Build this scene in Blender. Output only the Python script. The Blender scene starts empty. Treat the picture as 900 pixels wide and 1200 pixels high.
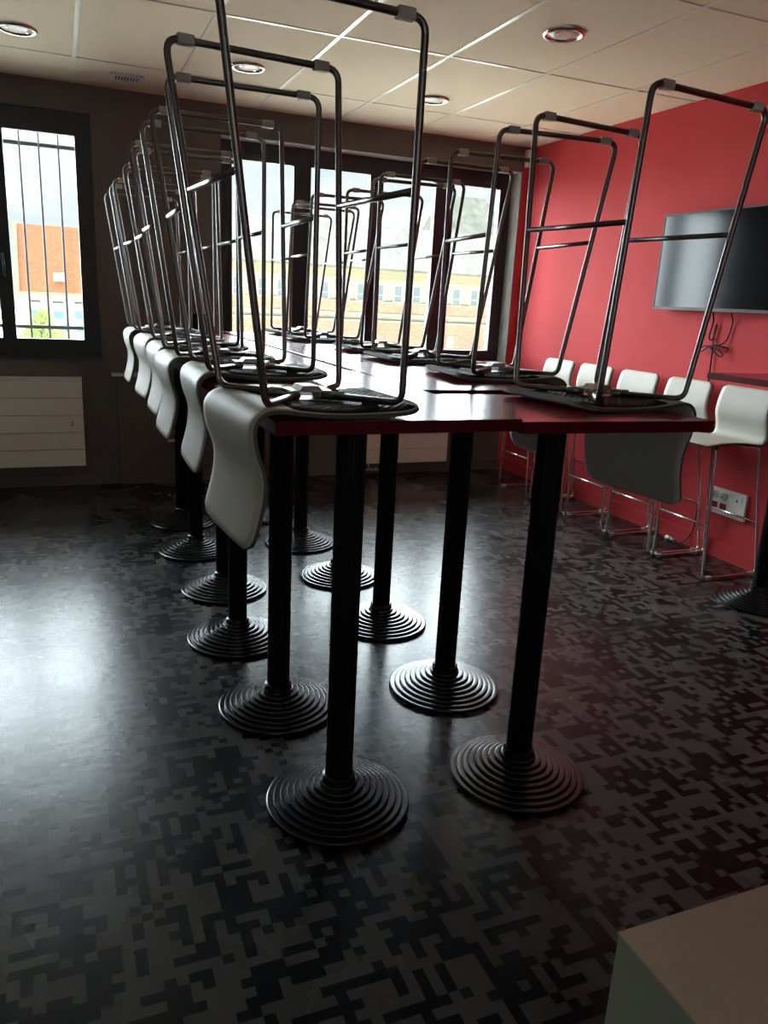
import bpy, bmesh, math, random
from mathutils import Vector, Matrix, Euler, noise as mnoise
random.seed(7)
SC = bpy.context.scene
COL = SC.collection
PI = math.pi

# ------------------------------------------------------------------ camera
F_PX, YAW, PITCH, ROLL, CAM_H = 907.25, 0.39839, 0.26712, -0.05144, 1.39
def cam_matrix():
    f = Vector((math.sin(YAW) * math.cos(PITCH), math.cos(YAW) * math.cos(PITCH), -math.sin(PITCH)))
    r = Vector((math.cos(YAW), -math.sin(YAW), 0)); d = f.cross(r)
    c, s = math.cos(ROLL), math.sin(ROLL)
    r2 = c * r + s * d; d2 = -s * r + c * d
    m = Matrix((r2, -d2, -f)).transposed().to_4x4()
    m.translation = (0, 0, CAM_H)
    return m
cd = bpy.data.cameras.new('camera'); cam = bpy.data.objects.new('camera', cd); COL.objects.link(cam)
cd.sensor_fit = 'VERTICAL'; cd.sensor_height = 24.0; cd.lens = F_PX / 1200 * 24.0
cd.clip_start = 0.02; cd.clip_end = 500
cam.matrix_world = cam_matrix()
SC.camera = cam

# ------------------------------------------------------------------ light and exposure
SC.view_settings.view_transform = 'Standard'
SC.view_settings.look = 'None'
SC.view_settings.gamma = 1.0
SC.view_settings.use_curve_mapping = False
SC.view_settings.exposure = 0.6
SC.cycles.use_denoising = True
SC.cycles.use_adaptive_sampling = False
SC.cycles.caustics_reflective = True
SC.cycles.max_bounces = 10
SC.cycles.diffuse_bounces = 6
SC.cycles.glossy_bounces = 5
SC.cycles.transparent_max_bounces = 12
SC.cycles.sample_clamp_indirect = 6

def make_world():
    w = bpy.data.worlds.new('cloudy_sky'); SC.world = w; w.use_nodes = True
    nt = w.node_tree; nt.nodes.clear()
    out = nt.nodes.new('ShaderNodeOutputWorld'); bg = nt.nodes.new('ShaderNodeBackground')
    tc = nt.nodes.new('ShaderNodeTexCoord')
    mp = nt.nodes.new('ShaderNodeMapping'); mp.inputs['Scale'].default_value = (2.2, 2.2, 6.0)
    nz = nt.nodes.new('ShaderNodeTexNoise'); nz.inputs['Scale'].default_value = 1.6
    nz.inputs['Detail'].default_value = 5
    cr = nt.nodes.new('ShaderNodeValToRGB')
    cr.color_ramp.elements[0].position = 0.36; cr.color_ramp.elements[0].color = (0.62, 0.84, 0.92, 1)
    cr.color_ramp.elements[1].position = 0.56; cr.color_ramp.elements[1].color = (1.0, 1.0, 1.0, 1)
    nt.links.new(tc.outputs['Generated'], mp.inputs['Vector'])
    nt.links.new(mp.outputs['Vector'], nz.inputs['Vector'])
    nt.links.new(nz.outputs['Fac'], cr.inputs['Fac'])
    nt.links.new(cr.outputs['Color'], bg.inputs['Color'])
    bg.inputs['Strength'].default_value = 0.74
    nt.links.new(bg.outputs['Background'], out.inputs['Surface'])
make_world()
sl = bpy.data.lights.new('sun', 'SUN'); sun = bpy.data.objects.new('sun', sl); COL.objects.link(sun)
sl.energy = 44.0; sl.angle = math.radians(115); sl.color = (0.83, 0.93, 1.0)
sun.rotation_euler = Vector((0.10, -0.80, -0.60)).to_track_quat('-Z', 'Y').to_euler()

# ------------------------------------------------------------------ materials
MATS = {}
def pmat(name, color, rough=0.5, metal=0.0, coat=0.0, spec=0.5, trans=0.0):
    m = bpy.data.materials.new(name); m.use_nodes = True
    b = m.node_tree.nodes['Principled BSDF']
    b.inputs['Base Color'].default_value = (*color, 1); b.inputs['Roughness'].default_value = rough
    b.inputs['Metallic'].default_value = metal; b.inputs['Coat Weight'].default_value = coat
    b.inputs['Specular IOR Level'].default_value = spec
    b.inputs['Transmission Weight'].default_value = trans
    MATS[name] = m
    return m
def N(m, t): return m.node_tree.nodes.new(t)
def LK(m, a, b): m.node_tree.links.new(a, b)
def BS(m): return m.node_tree.nodes['Principled BSDF']
def noise_vary(m, c1, c2, scale=8, detail=4, bump=0.0, bscale=None, dist=0.002, coord='Object'):
    tc = N(m, 'ShaderNodeTexCoord'); nz = N(m, 'ShaderNodeTexNoise'); nz.inputs['Scale'].default_value = scale
    nz.inputs['Detail'].default_value = detail
    cr = N(m, 'ShaderNodeValToRGB')
    cr.color_ramp.elements[0].position = .3; cr.color_ramp.elements[0].color = (*c1, 1)
    cr.color_ramp.elements[1].position = .7; cr.color_ramp.elements[1].color = (*c2, 1)
    LK(m, tc.outputs[coord], nz.inputs['Vector']); LK(m, nz.outputs['Fac'], cr.inputs['Fac'])
    LK(m, cr.outputs['Color'], BS(m).inputs['Base Color'])
    if bump:
        n2 = N(m, 'ShaderNodeTexNoise'); n2.inputs['Scale'].default_value = bscale or scale * 8
        n2.inputs['Detail'].default_value = 3
        bp = N(m, 'ShaderNodeBump'); bp.inputs['Strength'].default_value = bump; bp.inputs['Distance'].default_value = dist
        LK(m, tc.outputs[coord], n2.inputs['Vector']); LK(m, n2.outputs['Fac'], bp.inputs['Height'])
        LK(m, bp.outputs['Normal'], BS(m).inputs['Normal'])

m_grey = pmat('grey_wall_paint', (.2, .185, .17), .75); noise_vary(m_grey, (.125, .110, .098), (.14, .124, .112), 3, 3, .15, 180, .001)
m_red = pmat('red_wall_paint', (.55, .05, .055), .75, spec=.2); noise_vary(m_red, (.56, .045, .05), (.60, .055, .06), 2.5, 3, .15, 160, .001)
m_tile = pmat('ceiling_tile', (.82, .76, .66), .75, spec=.05); noise_vary(m_tile, (.89, .76, .56), (.92, .785, .58), 60, 3, .1, 300, .001)
m_rail = pmat('ceiling_rail_white', (.86, .80, .64), .28, spec=.9)
m_black = pmat('black_metal', (.006, .006, .007), .36, spec=.12); noise_vary(m_black, (.005, .005, .006), (.008, .008, .009), 40, 2, .25, 500, .0006)
m_base = pmat('black_cast_iron', (.012, .012, .014), .24, spec=.55); noise_vary(m_base, (.006, .006, .007), (.010, .010, .012), 60, 3, .12, 700, .0008)
m_frame_dark = pmat('anthracite_window_frame', (.016, .016, .020), .45)
m_chrome = pmat('shaded_chrome', (.20, .19, .18), .30, 1.0)  # same chrome as the standing stools, darkened to imitate dim reflections
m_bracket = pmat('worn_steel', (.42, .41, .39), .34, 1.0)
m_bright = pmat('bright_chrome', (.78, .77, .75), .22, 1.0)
m_shell = pmat('pale_grey_shell', (.56, .55, .50), .55); noise_vary(m_shell, (.465, .445, .385), (.505, .485, .425), 12, 4, .12, 320, .0006)
m_edge = pmat('dark_shell_edge', (.085, .085, .08), .6)
m_pan = pmat('dark_seat_underside', (.014, .012, .010), .6, spec=.12)
def ribs(m):
    tc = N(m, 'ShaderNodeTexCoord'); wv = N(m, 'ShaderNodeTexWave'); wv.inputs['Scale'].default_value = 26
    wv.bands_direction = 'DIAGONAL'
    bp = N(m, 'ShaderNodeBump'); bp.inputs['Strength'].default_value = .6; bp.inputs['Distance'].default_value = .003
    LK(m, tc.outputs['Object'], wv.inputs['Vector']); LK(m, wv.outputs['Fac'], bp.inputs['Height'])
    LK(m, bp.outputs['Normal'], BS(m).inputs['Normal'])
ribs(m_pan)
m_glide = pmat('clear_plastic', (.55, .52, .48), .35, trans=.15)
m_rubber = pmat('black_rubber', (.012, .012, .012), .7)
m_top = pmat('red_laminate', (.20, .008, .018), .20, spec=.6); noise_vary(m_top, (.19, .007, .016), (.215, .009, .020), 6, 3, .05, 240, .0006)
m_topedge = pmat('dark_red_edge_band', (.095, .004, .011), .55, spec=.1)
m_white = pmat('white_enamel', (.86, .82, .74), .4)
m_radtop = pmat('radiator_grille', (.80, .78, .74), .35)
m_cab = pmat('cream_laminate', (.50, .42, .33), .5)
m_carc = pmat('cream_laminate_shaded', (.30, .31, .26), .5)  # same laminate as the top, shade of the side face put into the colour
m_plastic = pmat('white_plastic', (.78, .76, .72), .4)
m_redsock = pmat('red_socket', (.30, .01, .015), .4)
m_darkhole = pmat('dark_hole', (.02, .02, .02), .6)
m_screen = pmat('glossy_black_screen', (.004, .004, .005), .12, spec=.18)
m_bezel = pmat('black_bezel', (.010, .010, .011), .45, spec=.3)
m_cable = pmat('black_cable', (.008, .008, .008), .6, spec=.15)
m_redcable = pmat('dark_red_cable', (.10, .01, .012), .5)
m_lamp = pmat('frosted_lens', (.62, .54, .47), .35)
m_ring = pmat('lamp_ring_chrome', (.70, .66, .60), .25, 1.0)
m_alu = pmat('satin_aluminium', (.62, .60, .57), .35, 1.0)
m_bars = pmat('grey_painted_steel', (.05, .05, .055), .5)

def floor_mat():
    m = pmat('pixel_pattern_vinyl', (.03, .03, .03), .30, spec=.18)
    tc = N(m, 'ShaderNodeTexCoord')
    def cells(sx, sy, seed):
        mp = N(m, 'ShaderNodeMapping'); mp.inputs['Scale'].default_value = (1 / sx, 1 / sy, 0)
        mp.inputs['Location'].default_value = (seed * 7.0, seed * 13.0, 0)
        fl = N(m, 'ShaderNodeVectorMath'); fl.operation = 'FLOOR'
        wn = N(m, 'ShaderNodeTexWhiteNoise'); wn.noise_dimensions = '3D'
        LK(m, tc.outputs['Object'], mp.inputs['Vector']); LK(m, mp.outputs['Vector'], fl.inputs[0])
        ad = N(m, 'ShaderNodeVectorMath'); ad.operation = 'ADD'; ad.inputs[1].default_value = (seed * 3.3, 0, .5)
        LK(m, fl.outputs[0], ad.inputs[0]); LK(m, ad.outputs[0], wn.inputs['Vector'])
        return wn.outputs['Value']
    u = .025
    a = cells(u, u, 1); b = cells(3 * u, u, 2); c = cells(u, 3 * u, 3); d = cells(2 * u, 2 * u, 4); s = cells(3 * u, 3 * u, 5)
    def math2(op, x, y):
        n = N(m, 'ShaderNodeMath'); n.operation = op
        for i, v in enumerate((x, y)):
            if isinstance(v, float): n.inputs[i].default_value = v
            else: LK(m, v, n.inputs[i])
        return n.outputs[0]
    v = math2('ADD', math2('MULTIPLY', b, .36), math2('MULTIPLY', c, .36))
    v = math2('ADD', v, math2('MULTIPLY', d, .12)); v = math2('ADD', v, math2('MULTIPLY', a, .26))
    v = math2('GREATER_THAN', v, .55)
    tone = math2('MULTIPLY', s, .35)
    mx = N(m, 'ShaderNodeMix'); mx.data_type = 'RGBA'
    mx.inputs['A'].default_value = (.0035, .004, .005, 1); mx.inputs['B'].default_value = (.056, .053, .048, 1)
    LK(m, v, mx.inputs['Factor'])
    LK(m, mx.outputs['Result'], BS(m).inputs['Base Color'])
    n1 = N(m, 'ShaderNodeTexNoise'); n1.inputs['Scale'].default_value = 9; n1.inputs['Detail'].default_value = 6
    n1.inputs['Roughness'].default_value = .62
    LK(m, tc.outputs['Object'], n1.inputs['Vector'])
    bp = N(m, 'ShaderNodeBump'); bp.inputs['Strength'].default_value = .25; bp.inputs['Distance'].default_value = .005
    LK(m, n1.outputs['Fac'], bp.inputs['Height']); LK(m, bp.outputs['Normal'], BS(m).inputs['Normal'])
    n2 = N(m, 'ShaderNodeTexNoise'); n2.inputs['Scale'].default_value = 3; n2.inputs['Detail'].default_value = 4
    LK(m, tc.outputs['Object'], n2.inputs['Vector'])
    mr = N(m, 'ShaderNodeMapRange'); mr.inputs['To Min'].default_value = .22; mr.inputs['To Max'].default_value = .32
    LK(m, n2.outputs['Fac'], mr.inputs['Value']); LK(m, mr.outputs['Result'], BS(m).inputs['Roughness'])
    return m
m_floor = floor_mat()

def glass_mat():
    m = bpy.data.materials.new('window_glass'); m.use_nodes = True
    nt = m.node_tree; nt.nodes.clear()
    out = nt.nodes.new('ShaderNodeOutputMaterial'); mix = nt.nodes.new('ShaderNodeMixShader')
    tr = nt.nodes.new('ShaderNodeBsdfTransparent'); gl = nt.nodes.new('ShaderNodeBsdfGlossy'); gl.inputs['Roughness'].default_value = .02
    tr.inputs['Color'].default_value = (.96, .98, .97, 1)
    fr = nt.nodes.new('ShaderNodeFresnel'); fr.inputs['IOR'].default_value = 1.35
    nt.links.new(fr.outputs[0], mix.inputs[0]); nt.links.new(tr.outputs[0], mix.inputs[1]); nt.links.new(gl.outputs[0], mix.inputs[2])
    nt.links.new(mix.outputs[0], out.inputs['Surface'])
    return m
m_glass = glass_mat()

def brick_mat(name, c1, c2, mortar, sc):
    m = pmat(name, c1, .85)
    tc = N(m, 'ShaderNodeTexCoord'); mp = N(m, 'ShaderNodeMapping'); mp.inputs['Rotation'].default_value = (PI / 2, 0, 0)
    br = N(m, 'ShaderNodeTexBrick'); br.inputs['Scale'].default_value = sc
    br.inputs['Color1'].default_value = (*c1, 1); br.inputs['Color2'].default_value = (*c2, 1); br.inputs['Mortar'].default_value = (*mortar, 1)
    br.inputs['Mortar Size'].default_value = .025
    LK(m, tc.outputs['Object'], mp.inputs['Vector']); LK(m, mp.outputs['Vector'], br.inputs['Vector']); LK(m, br.outputs['Color'], BS(m).inputs['Base Color'])
    return m
m_brick = brick_mat('buff_brick', (.34, .225, .145), (.40, .30, .20), (.40, .36, .28), 2.2)
m_render = pmat('cream_render', (.42, .395, .32), .85, spec=.1)
m_cornice = pmat('yellow_cornice', (.34, .305, .20), .8, spec=.1)
m_slate = pmat('pale_slate_roof', (.60, .60, .50), .95, spec=0); noise_vary(m_slate, (.16, .165, .14), (.26, .26, .22), 1.6, 8)
m_orange = pmat('orange_roof_tiles', (.75, .33, .13), .8)
def tiles(m):
    tc = N(m, 'ShaderNodeTexCoord'); br = N(m, 'ShaderNodeTexBrick'); br.inputs['Scale'].default_value = 1.5
    mp = N(m, 'ShaderNodeMapping'); mp.inputs['Rotation'].default_value = (PI / 2, 0, 0)
    br.inputs['Color1'].default_value = (.38, .155, .06, 1); br.inputs['Color2'].default_value = (.33, .12, .048, 1); br.inputs['Mortar'].default_value = (.26, .10, .05, 1)
    br.inputs['Mortar Size'].default_value = .03
    LK(m, tc.outputs['Object'], mp.inputs['Vector']); LK(m, mp.outputs['Vector'], br.inputs['Vector']); LK(m, br.outputs['Color'], BS(m).inputs['Base Color'])
tiles(m_orange)
m_housewhite = pmat('white_house_wall', (.42, .39, .34), .8)
m_outglass = pmat('dull_outside_glass', (.20, .25, .26), .3)
m_outframe = pmat('outside_window_frame', (.50, .50, .48), .6)
m_shutter = pmat('roller_shutter', (.40, .38, .33), .6)
m_bluepane = pmat('blue_pane', (.12, .26, .30), .3)
m_leaf = pmat('bright_green_leaf', (.26, .40, .07), .6)
m_bark = pmat('bark', (.12, .09, .06), .8)
m_street = pmat('pale_street', (.7, .66, .6), .9); noise_vary(m_street, (.70, .66, .58), (.76, .72, .64), .5, 4)

# ------------------------------------------------------------------ mesh helpers
def obj(name, bm, mats, parent=None, smooth=False, loc=None, bevel=0.0):
    me = bpy.data.meshes.new(name); bm.normal_update(); bm.to_mesh(me); bm.free()
    for m in (mats if isinstance(mats, (list, tuple)) else [mats]): me.materials.append(m)
    if smooth:
        for p in me.polygons: p.use_smooth = True
    o = bpy.data.objects.new(name, me); COL.objects.link(o)
    if parent: o.parent = parent
    if loc: o.location = loc
    if bevel:
        b = o.modifiers.new('bevel', 'BEVEL'); b.width = bevel; b.segments = 2; b.limit_method = 'ANGLE'; b.angle_limit = math.radians(40)
    return o
def thing(name, label, cat, loc=(0, 0, 0), rot=(0, 0, 0), group=None):
    o = bpy.data.objects.new(name, None); COL.objects.link(o); o.location = loc; o.rotation_euler = rot
    o.empty_display_size = .1; o['label'] = label; o['category'] = cat
    if group: o['group'] = group
    return o
def tag(o, label, cat, group=None):
    o['label'] = label; o['category'] = cat
    if group: o['group'] = group
    return o
def struct(name, bm, m, parent=None, **k):
    o = obj(name, bm, m, parent, **k)
    if not parent: o['kind'] = 'structure'
    return o
def box(bm, x0, x1, y0, y1, z0, z1, mat=0):
    v = [bm.verts.new(p) for p in ((x0, y0, z0), (x1, y0, z0), (x1, y1, z0), (x0, y1, z0), (x0, y0, z1), (x1, y0, z1), (x1, y1, z1), (x0, y1, z1))]
    for q in ((0, 3, 2, 1), (4, 5, 6, 7), (0, 1, 5, 4), (1, 2, 6, 5), (2, 3, 7, 6), (3, 0, 4, 7)):
        f = bm.faces.new([v[i] for i in q]); f.material_index = mat
    return v
def B(*a):
    bm = bmesh.new(); box(bm, *a); return bm
def quad(bm, pts, mat=0):
    f = bm.faces.new([bm.verts.new(p) for p in pts]); f.material_index = mat; return f
def prism(bm, poly, axis, a, b, mat=0):
    """extrude a polygon given in the two other axes along axis from a to b"""
    def P(u, v, w): return {'x': (w, u, v), 'y': (u, w, v), 'z': (u, v, w)}[axis]
    v0 = [bm.verts.new(P(u, v, a)) for u, v in poly]; v1 = [bm.verts.new(P(u, v, b)) for u, v in poly]
    n = len(poly)
    fs = [bm.faces.new(v0[::-1]), bm.faces.new(v1)]
    for i in range(n): fs.append(bm.faces.new((v0[i], v0[(i + 1) % n], v1[(i + 1) % n], v1[i])))
    for f in fs: f.material_index = mat
    bmesh.ops.recalc_face_normals(bm, faces=fs)
def lathe(bm, prof, n=48, c=(0, 0), mat=0, flutes=0):
    rings = []
    for r, z in prof:
        rings.append([bm.verts.new((c[0] + r * math.cos(2 * PI * i / n), c[1] + r * math.sin(2 * PI * i / n), z)) for i in range(n)])
    for a, b in zip(rings, rings[1:]):
        for i in range(n):
            f = bm.faces.new((a[i], a[(i + 1) % n], b[(i + 1) % n], b[i])); f.material_index = mat
    bm.faces.new(rings[0][::-1]).material_index = mat; bm.faces.new(rings[-1]).material_index = mat
def round_path(pts, rad, seg=5, closed=False):
    P = [Vector(p) for p in pts]; out = []
    n = len(P)
    for i in range(n):
        if not closed and i in (0, n - 1): out.append(P[i]); continue
        a, b, c = P[i - 1], P[i], P[(i + 1) % n]
        d1 = (a - b); d2 = (c - b); r = rad[i] if isinstance(rad, (list, tuple)) else rad
        ang = d1.angle(d2)
        t = min(r / math.tan(ang / 2), d1.length * .45, d2.length * .45)
        p1 = b + d1.normalized() * t; p2 = b + d2.normalized() * t
        for k in range(seg + 1):
            u = k / seg
            out.append((1 - u) ** 2 * p1 + 2 * u * (1 - u) * b + u * u * p2)
    return out
def tube(bm, pts, r, n=10, closed=False, mat=0):
    P = [Vector(p) for p in pts]; m = len(P)
    T = []
    for i in range(m):
        if closed: t = P[(i + 1) % m] - P[i - 1]
        else: t = P[min(i + 1, m - 1)] - P[max(i - 1, 0)]
        T.append(t.normalized())
    u = T[0].orthogonal().normalized(); rings = []
    for i in range(m):
        u = (u - T[i] * u.dot(T[i])).normalized(); w = T[i].cross(u)
        rings.append([bm.verts.new(P[i] + r * (math.cos(2 * PI * k / n) * u + math.sin(2 * PI * k / n) * w)) for k in range(n)])
    rng = range(m) if closed else range(m - 1)
    for i in rng:
        a, b = rings[i], rings[(i + 1) % m]
        for k in range(n):
            f = bm.faces.new((a[k], a[(k + 1) % n], b[(k + 1) % n], b[k])); f.material_index = mat; f.smooth = True
    if not closed:
        bm.faces.new(rings[0][::-1]).material_index = mat; bm.faces.new(rings[-1]).material_index = mat
def catmull(ctrl, per=5):
    P = [Vector(p) for p in ctrl]; P = [2 * P[0] - P[1]] + P + [2 * P[-1] - P[-2]]; out = []
    for i in range(1, len(P) - 2):
        a, b, c, d = P[i - 1:i + 3]
        for k in range(per):
            t = k / per
            out.append(.5 * ((2 * b) + (c - a) * t + (2 * a - 5 * b + 4 * c - d) * t * t + (3 * b - a - 3 * c + d) * t ** 3))
    out.append(P[-2]); return out
def children(o): return list(o.children)
def copy_tree(o, parent=None):
    c = o.copy(); COL.objects.link(c)
    if parent: c.parent = parent
    for ch in children(o): copy_tree(ch, c)
    return c

# ------------------------------------------------------------------ the room
XR, YB, ZC, XL, YR = 3.58, 5.83, 2.62, -3.2, -3.0
WT = .22
bm = B(XL - .3, XR + .3, YR - .3, YB + .02, -.12, 0); struct('floor', bm, m_floor)
bm = B(XL - .3, XR + .3, YR - .3, YB + .3, ZC, ZC + .12); struct('ceiling', bm, m_tile)
# ceiling rails: one lattice of slim strips along the tile joints
bm = bmesh.new()
xs = [.155 + .594 * k for k in range(-5, 6)]; ys = [5.2 - 1.152 * k for k in range(0, 7)]
for x in xs: box(bm, x - .011, x + .011, YR, YB, ZC - .004, ZC + .002)
for y in ys: box(bm, XL, XR, y - .011, y + .011, ZC - .0035, ZC + .002)
struct('trim_1', bm, m_rail)
# back wall with its two window openings
W1 = (-.99, .254, .925, 2.45); W2 = (1.095, 3.508, .925, 2.435)
bm = bmesh.new(); Y0, Y1 = YB, YB + WT
box(bm, XL - .3, W1[0], Y0, Y1, -.1, ZC + .02)
box(bm, W1[1], W2[0], Y0, Y1, -.1, ZC + .02)
box(bm, W2[1], XR + .3, Y0, Y1, -.1, ZC + .02)
for w in (W1, W2):
    box(bm, w[0], w[1], Y0, Y1, -.1, w[2]); box(bm, w[0], w[1], Y0, Y1, w[3], ZC + .02)
struct('wall_back', bm, m_grey)
struct('wall_right', B(XR, XR + .2, YR - .3, YB + .02, -.1, ZC + .02), m_red)
m_offwhite = pmat('off_white_paint', (.80, .77, .70), .7)
struct('wall_left', B(XL - .2, XL, YR - .3, YB + .02, -.1, ZC + .02), m_offwhite)
W_FILL = (-2.4, 1.5, .90, 2.42)     # invented opening behind the camera, added to let in fill light
bm = bmesh.new()
box(bm, XL - .3, W_FILL[0], YR - .2, YR, -.1, ZC + .02); box(bm, W_FILL[1], XR + .3, YR - .2, YR, -.1, ZC + .02)
box(bm, W_FILL[0], W_FILL[1], YR - .2, YR, -.1, W_FILL[2]); box(bm, W_FILL[0], W_FILL[1], YR - .2, YR, W_FILL[3], ZC + .02)
struct('wall_rear', bm, m_offwhite)
# red painted return of the corner, baseboards, pilaster
struct('trim_2', B(3.512, XR, YB - .006, YB, 0, ZC), m_red)
bm = bmesh.new(); box(bm, XL, .34, YB - .012, YB, 0, .075); box(bm, .68, 3.51, YB - .012, YB, 0, .095)
struct('baseboard_back', bm, m_grey)
struct('baseboard_right', B(XR - .014, XR, YR, YB, 0, .10), m_red)
struct('trim_3', B(.352, .672, YB - .045, YB, 0, .782), m_grey)
struct('trim_4', B(.315, .70, YB - .075, YB, .782, .806), m_alu)
# windows
def window(name, w, y, d, panes, fw):
    """panes: list of (x0,x1); frame members fill the rest. fw = (bottom, top)"""
    x0, x1, z0, z1 = w
    bm = bmesh.new(); zb, zt = z0 + fw[0], z1 - fw[1]
    box(bm, x0, x1, y, y + d, z0, zb); box(bm, x0, x1, y, y + d, zt, z1)
    xs = [x0] + [q for p in panes for q in p] + [x1]
    for a, b in zip(xs[0::2], xs[1::2]): box(bm, a, b, y, y + d, zb, zt)
    fr = struct(name, bm, m_frame_dark)
    sash = bmesh.new()
    for a, b in panes:   # slim sash lip round every pane
        t = .012
        for q in ((a, a + t, zb, zt), (b - t, b, zb, zt), (a, b, zb, zb + t), (a, b, zt - t, zt)):
            box(sash, q[0], q[1], y - .012, y + d * .5, q[2], q[3])
    obj('sash', sash, m_frame_dark, fr)
    for a, b in panes:
        obj('window_pane', B(a, b, y + d * .5, y + d * .5 + .004, zb, zt), m_glass, fr)
    return fr
w1 = window('window_1', W1, YB + .012, .075, [(-.862, -.344), (-.283, .163)], (.085, .128))
w2 = window('window_2', W2, YB + .14, .07, [(1.184, 1.664), (1.772, 2.268), (2.352, 2.822), (2.962, 3.405)], (.075, .118))
bm = bmesh.new(); box(bm, -.335, -.293, YB - .003, YB + .012, 1.36, 1.44)
tube(bm, round_path([(-.314, YB, 1.42), (-.314, YB - .035, 1.42), (-.318, YB - .04, 1.56)], .012), .008, 8)
obj('handle', bm, m_frame_dark, w1)
struct('trim_5', B(W2[0], W2[1], YB - .015, YB + .14, W2[2] - .025, W2[2] + .002), m_alu)
struct('trim_6', B(W1[0] - .01, W1[1] + .01, YB - .02, YB + .012, W1[2] - .018, W1[2]), m_frame_dark)
bm = bmesh.new(); box(bm, W2[0], W2[1], YB + .002, YB + .14, W2[3] - .006, W2[3]); box(bm, W2[1] - .006, W2[1], YB + .002, YB + .14, W2[2], W2[3])
m_reveal = pmat('pale_plaster_reveal', (.62, .62, .58), .7)
struct('trim_7', bm, m_reveal)
# steel grille outside the left window
w_fill = window('window_fill', W_FILL, YR - .12, .07, [(-2.3, -1.17), (-1.07, .17), (.27, 1.4)], (.08, .08))  # added rear window, never in view, brightens the room from behind
g = thing('window_grille', 'grey steel security grille of thin bars outside the left window', 'grille', (0, YB + .30, .93))
for x in (-.93, -.80, -.67, -.54, -.41, -.30, -.187, -.068, .054, .178):
    bm = bmesh.new(); tube(bm, [(x, 0, 0), (x, 0, 1.6)], .008, 8); obj('bar', bm, m_bars, g)
for z in (.155, 1.345):
    obj('cross_bar', B(-1.0, .30, -.006, .006, z - .012, z + .012), m_bars, g)
bm = bmesh.new()
for sx in (-1.0, .30):
    bm = bmesh.new(); box(bm, sx - .01, sx + .01, -.01, .01, 0, 1.6)
    for z in (.155, 1.345): box(bm, sx - .008, sx + .008, -.09, .01, z - .008, z + .008)
    obj('grille_bracket', bm, m_bars, g)

# ------------------------------------------------------------------ outside
def at_scale(k):   # measured at a reference distance, pushed k times further along the sight line
    return lambda x, y, z: (x * k, y * k, CAM_H + (z - CAM_H) * k)
GZ = -5.5
bm = bmesh.new(); quad(bm, [(-150, 6.3, GZ), (180, 6.3, GZ), (180, 220, GZ), (-150, 220, GZ)])
struct('ground', bm, m_street)
# long cream building opposite the wide window
k = 2.2; S = at_scale(k)
def Sx(x): return x * k
def Sz(z): return CAM_H + (z - CAM_H) * k
YF = 22 * k
bd = thing('cream_building', 'long cream building with brick bands and pale slate roof beyond the wide window', 'building', (Sx(9), YF, GZ))
def out_part(name, bm, m, par=bd):
    for v in bm.verts: v.co -= Vector((Sx(9), YF, GZ))
    return obj(name, bm, m, par)
XA, XB = Sx(3.0), Sx(17.5)
out_part('wall', B(XA, XB, YF, YF + 6, GZ, Sz(2.2)), m_render)
out_part('brick_base', B(XA, XB, YF - .12, YF + .1, GZ, Sz(.74)), m_brick)
out_part('brick_band', B(XA, XB, YF - .10, YF + .1, Sz(1.00), Sz(1.30)), m_brick)
bm = bmesh.new(); box(bm, XA, XB, YF - .22, YF + .1, Sz(.74), Sz(.80)); box(bm, XA, XB, YF - .16, YF + .1, Sz(.93), Sz(1.00)); box(bm, XA, XB, YF - .14, YF + .1, Sz(1.30), Sz(1.335))
out_part('stone_course', bm, m_render)
bm = bmesh.new(); box(bm, XA, XB, YF - .35, YF + .1, Sz(1.95), Sz(2.12)); box(bm, XA, XB, YF - .75, YF + .1, Sz(2.12), Sz(2.2))
out_part('cornice', bm, m_cornice)
bm = bmesh.new()
prism(bm, [(YF - .9, Sz(2.2)), (YF - .9, Sz(2.26)), (YF + 2.6, 6.1), (YF + 6.5, Sz(2.26)), (YF + 6.5, Sz(2.2))], 'x', XA - .3, XB + .5)
out_part('roof', bm, m_slate)
bm = bmesh.new()   # taller hipped wing on the right
hx0, hx1 = Sx(10.2), Sx(15.5); zc_, zt_ = Sz(2.9), Sz(2.9) + 4.6
a = [(hx0, YF + 4, zc_ - 1), (hx1, YF + 4, zc_ - 1), (hx1, YF + 13, zc_ - 1), (hx0, YF + 13, zc_ - 1)]
va = [bm.verts.new(p) for p in a]; r0 = bm.verts.new((hx0 + 4.8, YF + 8.5, zt_)); r1 = bm.verts.new((hx1 - 3, YF + 8.5, zt_))
for f in ((va[0], va[1], r1, r0), (va[1], va[2], r1), (va[2], va[3], r0, r1), (va[3], va[0], r0), (va[3], va[2], va[1], va[0])): bm.faces.new(f)
out_part('hipped_roof', bm, m_slate)
for x in (4.56, 5.25, 5.80, 6.5, 7.05, 7.66, 8.17, 8.75, 9.34, 9.95, 10.62, 11.28, 11.9, 12.6):
    wz0, wz1 = Sz(1.37), Sz(1.80); hw = .30
    fb = bmesh.new(); X = Sx(x)
    box(fb, X - hw - .09, X + hw + .09, YF - .07, YF + .05, wz0 - .09, wz0); box(fb, X - hw - .07, X + hw + .07, YF - .05, YF + .05, wz1, wz1 + .07)
    for sx in (-1, 1): box(fb, X + sx * hw - .06, X + sx * hw + .06, YF - .05, YF + .05, wz0, wz1)
    box(fb, X - hw, X + hw, YF - .05, YF + .05, wz0 + .30, wz0 + .36)
    wf = out_part('window', fb, m_outframe)
    gb = B(X - hw, X + hw, YF - .015, YF + .02, wz0, wz1)
    for v in gb.verts: v.co -= Vector((Sx(9), YF, GZ))
    obj('pane', gb, m_outglass, wf)
for x in (10.35, 11.15):
    X = Sx(x); bm = bmesh.new(); box(bm, X - .28, X + .28, YF - .16, YF - .1, Sz(.05), Sz(.40)); out_part('shutter', bm, m_shutter)

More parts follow.
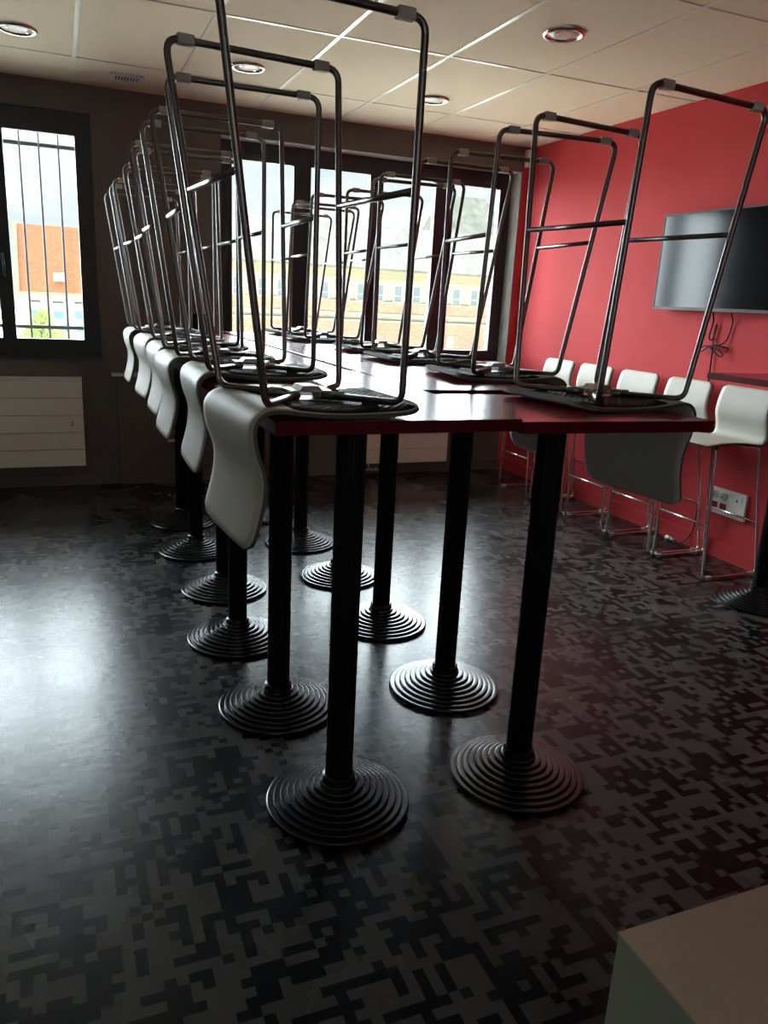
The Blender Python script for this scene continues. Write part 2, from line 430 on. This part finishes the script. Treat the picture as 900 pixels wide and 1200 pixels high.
# orange roofed house opposite the left window
k2 = 3.0
def Hx(x): return x * k2
def Hz(z): return CAM_H + (z - CAM_H) * k2
YH = 25 * k2
HO = Vector((Hx(0), YH, GZ))
hs = thing('orange_roof_house', 'white house with steep orange tiled roof beyond the left window', 'house', HO)
def hp(name, bm, m, par=hs):
    for v in bm.verts: v.co -= HO
    return obj(name, bm, m, par)
HA, HB = Hx(-1.0), Hx(1.9)
hp('wall', B(HA, HB, YH, YH + 9, GZ, Hz(1.12)), m_housewhite)
hp('eave_band', B(HA - .1, HB, YH - .25, YH + .1, Hz(1.03), Hz(1.12)), m_cornice)
bm = bmesh.new(); prism(bm, [(YH - .4, Hz(1.12)), (YH - .4, Hz(1.16)), (YH + 2.4, Hz(2.98)), (YH + 4.5, Hz(3.02)), (YH + 9.4, Hz(1.16)), (YH + 9.4, Hz(1.12))], 'x', HA, HB)
hp('roof', bm, m_orange)
bm = bmesh.new(); prism(bm, [(YH - .6, Hz(1.05)), (YH - .6, Hz(1.2)), (YH + 2.3, Hz(3.06)), (YH + 4.5, Hz(3.1)), (YH + 9.4, Hz(1.2)), (YH + 9.4, Hz(1.05))], 'x', HA - .32, HA)
hp('gable_edge', bm, m_cornice)
bm = bmesh.new(); box(bm, Hx(-.10), Hx(.22), YH - .15, YH + 1.0, Hz(1.44), Hz(1.68)); hp('skylight', bm, m_outframe)
for x, top in ((-.62, .86), (-.02, .85), (.57, .86), (1.2, .86)):
    X = Hx(x); bm = bmesh.new(); box(bm, X - .42, X + .42, YH - .1, YH + .05, Hz(top) - .06, Hz(top) + .06); wf = hp('window', bm, m_bars)
    sb = B(X - .40, X + .40, YH - .06, YH + .05, Hz(top) - .75, Hz(top) - .06)
    for v in sb.verts: v.co -= HO
    obj('shutter', sb, m_shutter, wf)
    pb = B(X - .40, X + .40, YH - .04, YH + .05, Hz(top) - 1.35, Hz(top) - .75)
    for v in pb.verts: v.co -= HO
    obj('pane', pb, m_bluepane, wf)
for x in (.12, .60):
    X = Hx(x); bm = B(X - .38, X + .38, YH - .06, YH + .05, Hz(.02), Hz(.22)); hp('lower_window', bm, m_bluepane)
# small leafy tree in front of the house
tr = thing('leafy_tree', 'bright green leafy tree in front of the white house', 'tree', (-1.25, 64, GZ))
bm = bmesh.new(); tube(bm, [(0, 0, 0), (.05, 0, 2.0), (-.05, .05, 3.4), (.05, 0, 4.8)], .13, 8)
for a in range(5): tube(bm, [(0, 0, 2.8 + .2 * a), (.8 * math.cos(a * 1.3), .8 * math.sin(a * 1.3), 3.7 + .2 * a)], .05, 6)
obj('trunk', bm, m_bark, tr)
bm = bmesh.new()
for i in range(2600):
    c = random.choice(((0, 0, 3.5, 1.15), (-.75, .1, 3.0, .75), (.85, 0, 3.1, .8), (.1, -.2, 4.3, .75), (-1.5, 0, 2.6, .55), (.3, 0, 2.4, .9)))
    while True:
        p = Vector((random.uniform(-1, 1), random.uniform(-1, 1), random.uniform(-1, 1)))
        if p.length < 1: break
    p = Vector(c[:3]) + p * c[3]
    s = random.uniform(.05, .12); e = Euler((random.uniform(0, 6.3), random.uniform(0, 6.3), 0)).to_matrix()
    quad(bm, [p + e @ Vector(q) for q in ((-s, 0, 0), (0, -s * .5, 0), (s, 0, 0), (0, s * .5, 0))])
fo = obj('foliage', bm, m_leaf, tr); fo['kind'] = 'stuff'

# ------------------------------------------------------------------ ceiling fittings
def downlight(x, y, label):
    t = thing('ceiling_downlight', label, 'ceiling light', (x, y, ZC), (0, 0, 0), 'round ceiling downlights')
    bm = bmesh.new(); prof = [(.075, -.001), (.080, -.012), (.092, -.014), (.098, -.006), (.099, 0.0)]
    n = 40; rings = [[bm.verts.new((r * math.cos(2 * PI * i / n), r * math.sin(2 * PI * i / n), z)) for i in range(n)] for r, z in prof]
    for a, b in zip(rings, rings[1:]):
        for i in range(n): bm.faces.new((a[i], a[(i + 1) % n], b[(i + 1) % n], b[i]))
    obj('ring', bm, m_ring, t, smooth=True)
    bm = bmesh.new(); lathe(bm, [(.076, -.0015), (.074, -.005), (.04, -.009), (.004, -.010)][::-1], 40); obj('lens', bm, m_lamp, t, smooth=True)
    for a in (0, 1):
        bm = B(-.006, .006, -.012, .012, -.014, -.008); c = obj('clip', bm, m_ring, t)
        c.location = (.052 * math.cos(a * PI + .5), .052 * math.sin(a * PI + .5), .003)
downlight(-.12, 4.81, 'round recessed downlight in ceiling above the left window, leftmost one')
downlight(1.06, 4.83, 'round recessed downlight behind the legs of the nearest left upturned stools')
downlight(2.25, 4.885, 'round recessed downlight in the ceiling before the wide window')
downlight(2.235, 3.458, 'round recessed downlight nearest the camera, close to the red wall')
t = thing('ceiling_vent', 'small rectangular white air vent in ceiling by back wall', 'vent', (.458, 5.49, ZC))
bm = bmesh.new()
for q in ((-.095, .095, -.085, -.065), (-.095, .095, .065, .085), (-.095, -.075, -.065, .065), (.075, .095, -.065, .065)): box(bm, q[0], q[1], q[2], q[3], -.012, 0)
obj('vent_frame', bm, m_plastic, t)
obj('vent_backing', B(-.076, .076, -.066, .066, -.003, -.001), m_darkhole, t)
for i in range(9): obj('slat', B(-.072 + i * .017, -.064 + i * .017, -.066, .066, -.010, -.003), m_plastic, t)
t = thing('motion_sensor', 'small white sensor box in upper corner beside the red wall', 'sensor', (3.545, YB, 2.47))
bm = bmesh.new(); box(bm, -.030, .030, -.045, 0, 0, .125); obj('sensor_body', bm, m_plastic, t, bevel=.006)
bm = bmesh.new(); box(bm, -.020, .020, -.050, -.044, .02, .07); obj('sensor_lens', bm, m_glide, t, bevel=.004)

# ------------------------------------------------------------------ radiators
def radiator(name, label, x0, x1, z0, z1):
    t = thing(name, label, 'radiator', (x0, YB, 0))
    w = x1 - x0; n = 5; h = (z1 - z0 - .02)
    bm = bmesh.new()
    for i in range(n):
        a = z0 + i * h / n; box(bm, 0, w, -.095, -.055, a + .002, a + h / n - .002)
    box(bm, .004, w - .004, -.066, -.050, z0, z1 - .02)
    obj('panel', bm, m_white, t)
    obj('back_panel', B(.01, w - .01, -.045, -.03, z0 + .01, z1 - .03), m_white, t)
    obj('top_grille', B(-.002, w + .002, -.097, -.025, z1 - .02, z1), m_radtop, t)
    bm = bmesh.new()
    for sx in (.12, w - .12): box(bm, sx - .015, sx + .015, -.05, -.001, z0 + .1, z0 + .13); box(bm, sx - .015, sx + .015, -.05, -.001, z1 - .15, z1 - .12)
    obj('wall_bracket', bm, m_white, t)
    bm = bmesh.new()
    for z in (z0 + h * .49, z0 + h * .52): lathe(bm, [(.005, z - .004), (.005, z + .004)], 8, (w - .075, -.096))
    obj('badge', bm, m_darkhole, t)
    bm = bmesh.new()
    for i, sx in enumerate((.22, .30) if w > .9 else (.1, .15)):
        tube(bm, round_path([(sx, -.06, z0 + .01), (sx, -.06, z0 - .05), (sx + .10, -.03, z0 - .065), (sx + .14, -.012, z0 - .05)], .03), .008, 8)
    obj('pipe', bm, m_white, t)
    return t
radiator('radiator', 'wide white panel radiator under the left window', -.95, .116, .157, .772)
radiator('radiator', 'white panel radiator under the wide window behind the tables', 2.12, 2.96, .10, .72)

# ------------------------------------------------------------------ bar tables
BASE_PROF = [(.200, 0.0), (.204, .003), (.204, .011), (.2028, .0138), (.200, .015)]
for i in range(8):     # stepped rings, each with a rounded lip and a flat tread
    r0 = .200 - i * .0188; r1 = r0 - .0188; z0 = .015 + i * .0074
    BASE_PROF += [(r0 - .008, z0), (r1 + .0036, z0 - .0006), (r1 + .0034, z0 + .0038), (r1 + .0026, z0 + .0060), (r1 + .0012, z0 + .0071), (r1, z0 + .0074)]
BASE_PROF += [(.048, .0745), (.046, .092), (.040, .096)]
def pedestal(t, x, y, top):
    bm = bmesh.new(); lathe(bm, BASE_PROF, 64); b = obj('pedestal_base', bm, m_base, t, loc=(x, y, 0))
    bm = bmesh.new(); n = 64; prof = []
    ring = []
    for z in (.09, top - .006):
        ring.append([bm.verts.new(((.0385 - .0016 * (i % 4 == 0)) * math.cos(2 * PI * i / n), (.0385 - .0016 * (i % 4 == 0)) * math.sin(2 * PI * i / n), z)) for i in range(n)])
    for i in range(n): bm.faces.new((ring[0][i], ring[0][(i + 1) % n], ring[1][(i + 1) % n], ring[1][i]))
    bm.faces.new(ring[1]); bm.faces.new(ring[0][::-1])
    obj('pedestal_column', bm, m_black, t, loc=(x, y, 0))
    bm = bmesh.new(); box(bm, -.118, .118, -.02, .02, top - .006, top); box(bm, -.02, .02, -.118, -.0201, top - .006, top); box(bm, -.02, .02, .0201, .118, top - .006, top)
    obj('mounting_plate', bm, m_black, t, loc=(x, y, 0))
def table(label, cx, cy, w, d, ztop, yaw, bases):
    t = thing('bar_table', label, 'table', (cx, cy, 0), (0, 0, yaw), 'tall red bar tables')
    th = .029
    bm = bmesh.new(); box(bm, -w / 2, w / 2, -d / 2, d / 2, ztop - th, ztop)
    for f in bm.faces:
        f.normal_update()
        if f.normal.z < .5: f.material_index = 1
    obj('table_top', bm, [m_top, m_topedge], t, bevel=.0018)
    R = Matrix.Rotation(-yaw, 3, 'Z')
    for bx, by in bases:
        p = R @ Vector((bx - cx, by - cy, 0)); pedestal(t, p.x, p.y, ztop - th)
    return t
R_ = math.radians
ZA, ZB, ZR, ZS = 1.137, 1.130, 1.136, 1.131
table('red bar table nearest the camera in the left row', .689, 2.098, .594, 1.105, ZA, R_(.6), [(.663, 1.807), (.635, 2.377)])
table('red bar table in the middle of the left row', .692, 3.235, .594, 1.115, ZB, 0, [(.615, 2.966), (.668, 3.531)])
table('red bar table in the left row closest to the back wall', .698, 4.435, .582, 1.23, ZB, 0, [(.631, 4.153), (.639, 4.725)])
table('small skewed red bar table nearest the camera in the right row', 1.283, 1.790, .56, .52, ZS, R_(-2.5), [(1.228, 1.762)])
table('red bar table second in the right row, behind the small skewed one', 1.288, 2.60, .585, .97, ZR, 0, [(1.259, 2.331), (1.251, 2.952)])
table('red bar table third in the right row, behind two others', 1.288, 3.69, .585, 1.17, ZR, 0, [(1.266, 3.56), (1.226, 4.148)])
table('small red bar table in the right row closest to the wide window', 1.288, 4.80, .585, .98, ZR, 0, [(1.12, 4.758)])
table('red bar table standing apart beside the red wall at the right edge', 3.235, 2.66, .60, .62, 1.125, 0, [(3.212, 2.676)])

# ------------------------------------------------------------------ bar stools (upright, origin on the floor, front = +x)
PROF = catmull([(.252, .766), (.238, .773), (.205, .7795), (.15, .7825), (.08, .7835), (.01, .7815), (-.045, .776), (-.085, .771), (-.115, .772),
                (-.136, .784), (-.1465, .803), (-.1475, .828), (-.142, .86), (-.132, .89), (-.127, .922), (-.130, .965), (-.141, 1.015), (-.158, 1.071)], 4)
PROF = [(v[0], v[1]) for v in PROF]
def profile_frames(P):
    out = []; s = 0
    for i, p in enumerate(P):
        a = P[max(i - 1, 0)]; b = P[min(i + 1, len(P) - 1)]
        t = Vector((b[0] - a[0], b[1] - a[1])).normalized()
        if i: s += math.hypot(p[0] - P[i - 1][0], p[1] - P[i - 1][1])
        out.append((Vector(p), Vector((t.y, -t.x)), s))    # normal towards the sitter
    return out
FR = profile_frames(PROF); SLEN = FR[-1][2]
def half_width(s):
    w = .196 + .006 * math.exp(-((s - .45) / .15) ** 2)
    for d, R in ((s, .05), (SLEN - s, .035)):
        if d < R: w -= R - math.sqrt(max(R * R - (R - d) ** 2, 0))
    return w
def shell_mesh():
    bm = bmesh.new(); nw = 14; T = .0068; top = []; bot = []
    for p, n, s in FR:
        hw = half_width(s); a = []; b = []
        back = max(0, min(1, (p.y - .80) / .12))
        for j in range(nw + 1):
            u = -1 + 2 * j / nw
            cur = .004 * (u * u) * back
            tt = T * (1 - .35 * (abs(u) > .99))
            pt = Vector((p.x + cur, 0, p.y)); nn = Vector((n.x, 0, n.y))
            q = pt + nn * tt; r = pt - nn * tt
            a.append(bm.verts.new((q.x, u * hw, q.z))); b.append(bm.verts.new((r.x, u * hw, r.z)))
        top.append(a); bot.append(b)
    m = len(FR)
    for i in range(m - 1):
        for j in range(nw):
            bm.faces.new((top[i][j], top[i][j + 1], top[i + 1][j + 1], top[i + 1][j])).smooth = True
            bm.faces.new((bot[i][j], bot[i + 1][j], bot[i + 1][j + 1], bot[i][j + 1])).smooth = True
        for j, k in ((0, 1), (nw, 0)):
            f = bm.faces.new((top[i][j], top[i + 1][j], bot[i + 1][j], bot[i][j])); f.material_index = 1
    for i in (0, m - 1):
        for j in range(nw):
            f = bm.faces.new((top[i][j], bot[i][j], bot[i][j + 1], top[i][j + 1])); f.material_index = 1
    bmesh.ops.recalc_face_normals(bm, faces=bm.faces)
    return bm
def pan_mesh():
    bm = bmesh.new(); nw = 10; A = []; Bt = []
    rows = [f for f in FR if .014 < f[2] and f[0].x > -.062]
    for i, (p, n, s) in enumerate(rows):
        hw = half_width(s) - .008
        if i == len(rows) - 1: hw -= .02
        nn = Vector((n.x, 0, n.y)); pt = Vector((p.x, 0, p.y))
        o1, o2 = .0066, (.0125 if 0 < i < len(rows) - 1 else .008)
        A.append([bm.verts.new((pt - nn * o1) + Vector((0, hw * (-1 + 2 * j / nw), 0))) for j in range(nw + 1)])
        Bt.append([bm.verts.new((pt - nn * (o2 if 0 < j < nw else .008)) + Vector((0, hw * (-1 + 2 * j / nw), 0))) for j in range(nw + 1)])
    m = len(rows)
    for i in range(m - 1):
        for j in range(nw):
            bm.faces.new((A[i][j], A[i][j + 1], A[i + 1][j + 1], A[i + 1][j])); bm.faces.new((Bt[i][j], Bt[i + 1][j], Bt[i + 1][j + 1], Bt[i][j + 1])).smooth = True
        for j in (0, nw): bm.faces.new((A[i][j], A[i + 1][j], Bt[i + 1][j], Bt[i][j]))
    for i in (0, m - 1):
        for j in range(nw): bm.faces.new((A[i][j], Bt[i][j], Bt[i][j + 1], A[i][j + 1]))
    bmesh.ops.recalc_face_normals(bm, faces=bm.faces)
    return bm
RT = .0080
ZRUN, ZSEAT, ZFOOT = .012, .759, .319
XRF, XRR, XTF, XTR, WR, WTP = .186, -.224, .199, -.117, .213, .176
def make_stool(label, metal):
    t = thing('bar_stool', label, 'stool')
    obj('seat_shell', shell_mesh(), [m_shell, m_edge], t)
    obj('seat_pan', pan_mesh(), m_pan, t)
    for s in (-1, 1):
        bm = bmesh.new()
        pts = [(.075, s * .022, ZSEAT), (XTF, s * WTP, ZSEAT), (XRF, s * WR, ZRUN), (XRR, s * WR, ZRUN), (XTR, s * WTP, ZSEAT), (.005, s * .022, ZSEAT)]
        tube(bm, round_path(pts, [0, .030, .032, .032, .030, 0], 6), RT, 12)
        obj('side_frame', bm, metal, t)
    kf = (ZFOOT - ZRUN) / (ZSEAT - ZRUN)
    for a, b in ((XRF, XTF), (XRR, XTR)):
        x = a + (b - a) * kf; w = WR + (WTP - WR) * kf
        bm = bmesh.new(); tube(bm, [(x, -w, ZFOOT), (x, w, ZFOOT)], .0072, 10); obj('footrest', bm, metal, t)
    bm = bmesh.new()
    box(bm, -.010, .090, -.034, .034, ZSEAT - .012, ZSEAT - .0085); box(bm, -.010, .090, -.034, .034, ZSEAT + .0085, ZSEAT + .0115)
    prism(bm, [(.012, ZSEAT - .012), (.022, ZSEAT - .022), (.058, ZSEAT - .022), (.068, ZSEAT - .012)], 'y', -.030, .030)
    for s in (-1, 1):
        tube(bm, [(-.030, s * .054, ZSEAT), (.008, s * .020, ZSEAT)], .0115, 12)
        tube(bm, [(.110, s * .054, ZSEAT), (.072, s * .020, ZSEAT)], .0115, 12)
    obj('bracket', bm, m_bracket, t)
    for s in (-1, 1):
        for x in (.150, -.052):
            yy = s * (.022 + (WTP - .022) * ((x - .075) / (XTF - .075) if x > 0 else (.005 - x) / (.005 - XTR)))
            bm = bmesh.new(); box(bm, x - .016, x + .016, yy - .011, yy + .011, ZSEAT + .004, ZSEAT + .0155); obj('spacer', bm, m_rubber, t)
        for x in (XRF - .045, XRR + .045):
            bm = bmesh.new(); box(bm, x - .019, x + .019, s * WR - .0105, s * WR + .0105, .0005, .0225); obj('glide', bm, m_glide, t, bevel=.003)
    return t
def pose_upturned(o, x, y, yaw, ztab, flip):
    # seat down on the table top; flip=+1: seat front points to +x, -1: to -x
    o.rotation_euler = (PI, 0, yaw if flip > 0 else yaw + PI)
    o.location = (x, y, ztab + .7915)
GRP = 'upturned stools on the bar tables'
ordn = ['nearest the camera', 'second from the camera', 'third from the camera', 'fourth from the camera', 'fifth from the camera', 'closest to the back wall']
left = [(.484, 1.745, 4.6, ZA), (.512, 2.478, -.8, ZA), (.501, 3.089, .7, ZB), (.525, 3.664, 1.1, ZB), (.525, 4.247, 3.6, ZB), (.511, 4.93, .5, ZB)]
right = [(1.472, 1.862, 6.0, ZS), (1.497, 2.487, -6.3, ZR), (1.506, 3.157, -.5, ZR), (1.549, 3.736, -3.6, ZR), (1.479, 4.479, -1.6, ZR), (1.532, 5.117, 1.7, ZR)]
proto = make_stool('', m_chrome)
first = True
for i, (x, y, a, z) in enumerate(left):
    o = proto if first else copy_tree(proto); first = False
    o['label'] = 'upturned pale grey stool on left row of tables, %s' % ordn[i]; o['group'] = GRP
    pose_upturned(o, x, y, R_(a), z, 1)
for i, (x, y, a, z) in enumerate(right):
    o = copy_tree(proto)
    o['label'] = 'upturned stool on right row of tables, backrest towards red wall, %s' % ordn[i].replace('back wall', 'wide window'); o['group'] = GRP
    pose_upturned(o, x, y, R_(a), z, -1)
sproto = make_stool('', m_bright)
ords = ['nearest the camera', 'second from the camera', 'middle one of the five', 'second from the back wall', 'closest to the back wall']
for i in range(5):
    o = sproto if i == 0 else copy_tree(sproto)
    o['label'] = 'pale grey stool standing upright along the red wall, %s' % ords[i]; o['group'] = 'stools standing along the red wall'
    o.rotation_euler = (0, 0, PI); o.location = (3.342, 3.235 + .437 * i + (-.030, -.030, -.015, 0, .012)[i], 0); o.scale = (.955, .93, .955)

# ------------------------------------------------------------------ things on the red wall
t = thing('television', 'black flat screen television mounted on the red wall', 'television', (XR, 3.60, 1.70))
obj('cabinet', B(-.075, -.035, -.485, .485, -.28, .28), m_bezel, t, bevel=.004)
obj('screen', B(-.077, -.0745, -.474, .474, -.262, .270), m_screen, t)
bm = bmesh.new()
for q in ((-.485, .485, .272, .280), (-.485, .485, -.280, -.266), (-.485, -.476, -.266, .272), (.476, .485, -.266, .272)): box(bm, -.080, -.074, *q)
obj('bezel', bm, m_bezel, t)
bm = bmesh.new(); box(bm, -.036, 0, -.2, .2, -.15, .15); obj('wall_mount', bm, m_black, t)
obj('logo_bar', B(-.0812, -.080, -.02, .02, -.276, -.270), m_alu, t)

def wavy(pts, r, m, name, label, cat):
    bm = bmesh.new(); tube(bm, catmull(pts, 6), r, 7); o = obj(name, bm, m); return tag(o, label, cat)
X = XR - .012
wavy([(X - .03, 3.61, 1.417), (X, 3.625, 1.36), (X, 3.64, 1.28), (X, 3.62, 1.255), (X, 3.60, 1.29), (X, 3.595, 1.35), (X, 3.605, 1.30), (X, 3.60, 1.22), (X, 3.595, 1.12), (X, 3.59, 1.0), (X, 3.59, .85)], .0045, m_cable, 'power_cable', 'black cable hanging from television straight down behind the stools', 'cable')
wavy([(X - .03, 3.47, 1.417), (X, 3.48, 1.36), (X, 3.50, 1.27), (X - .012, 3.53, 1.235), (X - .018, 3.56, 1.232), (X - .018, 3.60, 1.225), (X - .018, 3.66, 1.215), (X - .018, 3.69, 1.195), (X - .018, 3.66, 1.190), (X - .018, 3.60, 1.222), (X - .018, 3.54, 1.205), (X - .018, 3.50, 1.185), (X - .018, 3.505, 1.168), (X - .018, 3.54, 1.178), (X - .018, 3.60, 1.218), (X - .018, 3.53, 1.226), (X, 3.48, 1.215), (X, 3.50, 1.196)], .0042, m_cable, 'signal_cable', 'black cable tied in loose bow below the television', 'cable')
def socket_panel(label, loc, rot, w, h, n):
    t = thing('socket_panel', label, 'socket', loc, rot)      # face towards -y, x to the right
    obj('cover_plate', B(0, w, -.018, 0, 0, h), m_plastic, t, bevel=.003)
    d = w / (n + .9)
    for i in range(2):
        cx = d * (.55 + i)
        bm = bmesh.new(); lathe(bm, [(.024, -.002), (.0245, .002), (.019, .003), (.018, -.001)][::1], 24)
        for v in bm.verts: v.co = Vector((v.co.x, -v.co.z, v.co.y))
        o = obj('socket_ring', bm, m_glide, t, loc=(cx, -.020, h * .71))
        bm = bmesh.new()
        for sx in (-.008, .008): box(bm, sx - .003, sx + .003, -.0235, -.021, -.003, .003)
        obj('socket_hole', bm, m_darkhole, o)
        obj('red_socket', B(cx - .024, cx + .024, -.0205, -.017, h * .14, h * .45), m_redsock, t)
    if n > 2:
        bm = B(w - d * .95 - .005, w - d * .95 + .005, -.0205, -.017, h * .66, h * .74); obj('jack', bm, m_darkhole, t)
        obj('slot', B(w - .034, w - .030, -.0195, -.017, h * .55, h * .85), m_glide, t)
    return t
socket_panel('white socket panel with two red sockets low on the red wall', (XR, 3.425, .262), (0, 0, -PI / 2), .265, .155, 3)
socket_panel('white socket panel low on the back wall behind the left row', (.69, YB, .30), (0, 0, 0), .16, .155, 2)
t = thing('extension_plug', 'white plug with dark red cable on floor by the red wall', 'plug', (3.53, 3.68, 0))
bm = bmesh.new(); tube(bm, [(0, .02, .014), (0, -.02, .014)], .013, 10); tube(bm, [(0, -.02, .014), (.0, -.05, .012)], .008, 8); obj('plug_body', bm, m_plastic, t)
bm = bmesh.new(); tube(bm, catmull([(0, -.05, .012), (.005, -.09, .009), (.02, -.13, .04), (.035, -.158, .12), (.038, -.165, .26), (.038, -.165, .30)], 6), .005, 8); obj('plug_cable', bm, m_redcable, t)
bm = bmesh.new()
for s in (-.008, .008): tube(bm, [(s, .02, .014), (s, .038, .014)], .0024, 6)
obj('plug_pin', bm, m_bright, t)

# small black loudspeaker on the back wall left of the wide window
t = thing('wall_speaker', 'small black box on the back wall left of the wide window', 'speaker', (.928, YB, 1.055))
obj('speaker_body', B(-.05, .05, -.075, 0, 0, .175), m_black, t, bevel=.006)
obj('speaker_grille', B(-.042, .042, -.079, -.074, .012, .163), m_rubber, t)

# ------------------------------------------------------------------ pale cabinet at the lower right
zc = .75
t = thing('low_cabinet', 'pale cream cabinet corner at lower right, close to the camera', 'cabinet', (.518, .525, 0))
obj('cabinet_top', B(0, .62, -.62, 0, zc - .003, zc), m_cab, t)
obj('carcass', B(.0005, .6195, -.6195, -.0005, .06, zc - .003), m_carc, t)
obj('plinth', B(.03, .59, -.59, -.03, 0, .06), m_black, t)
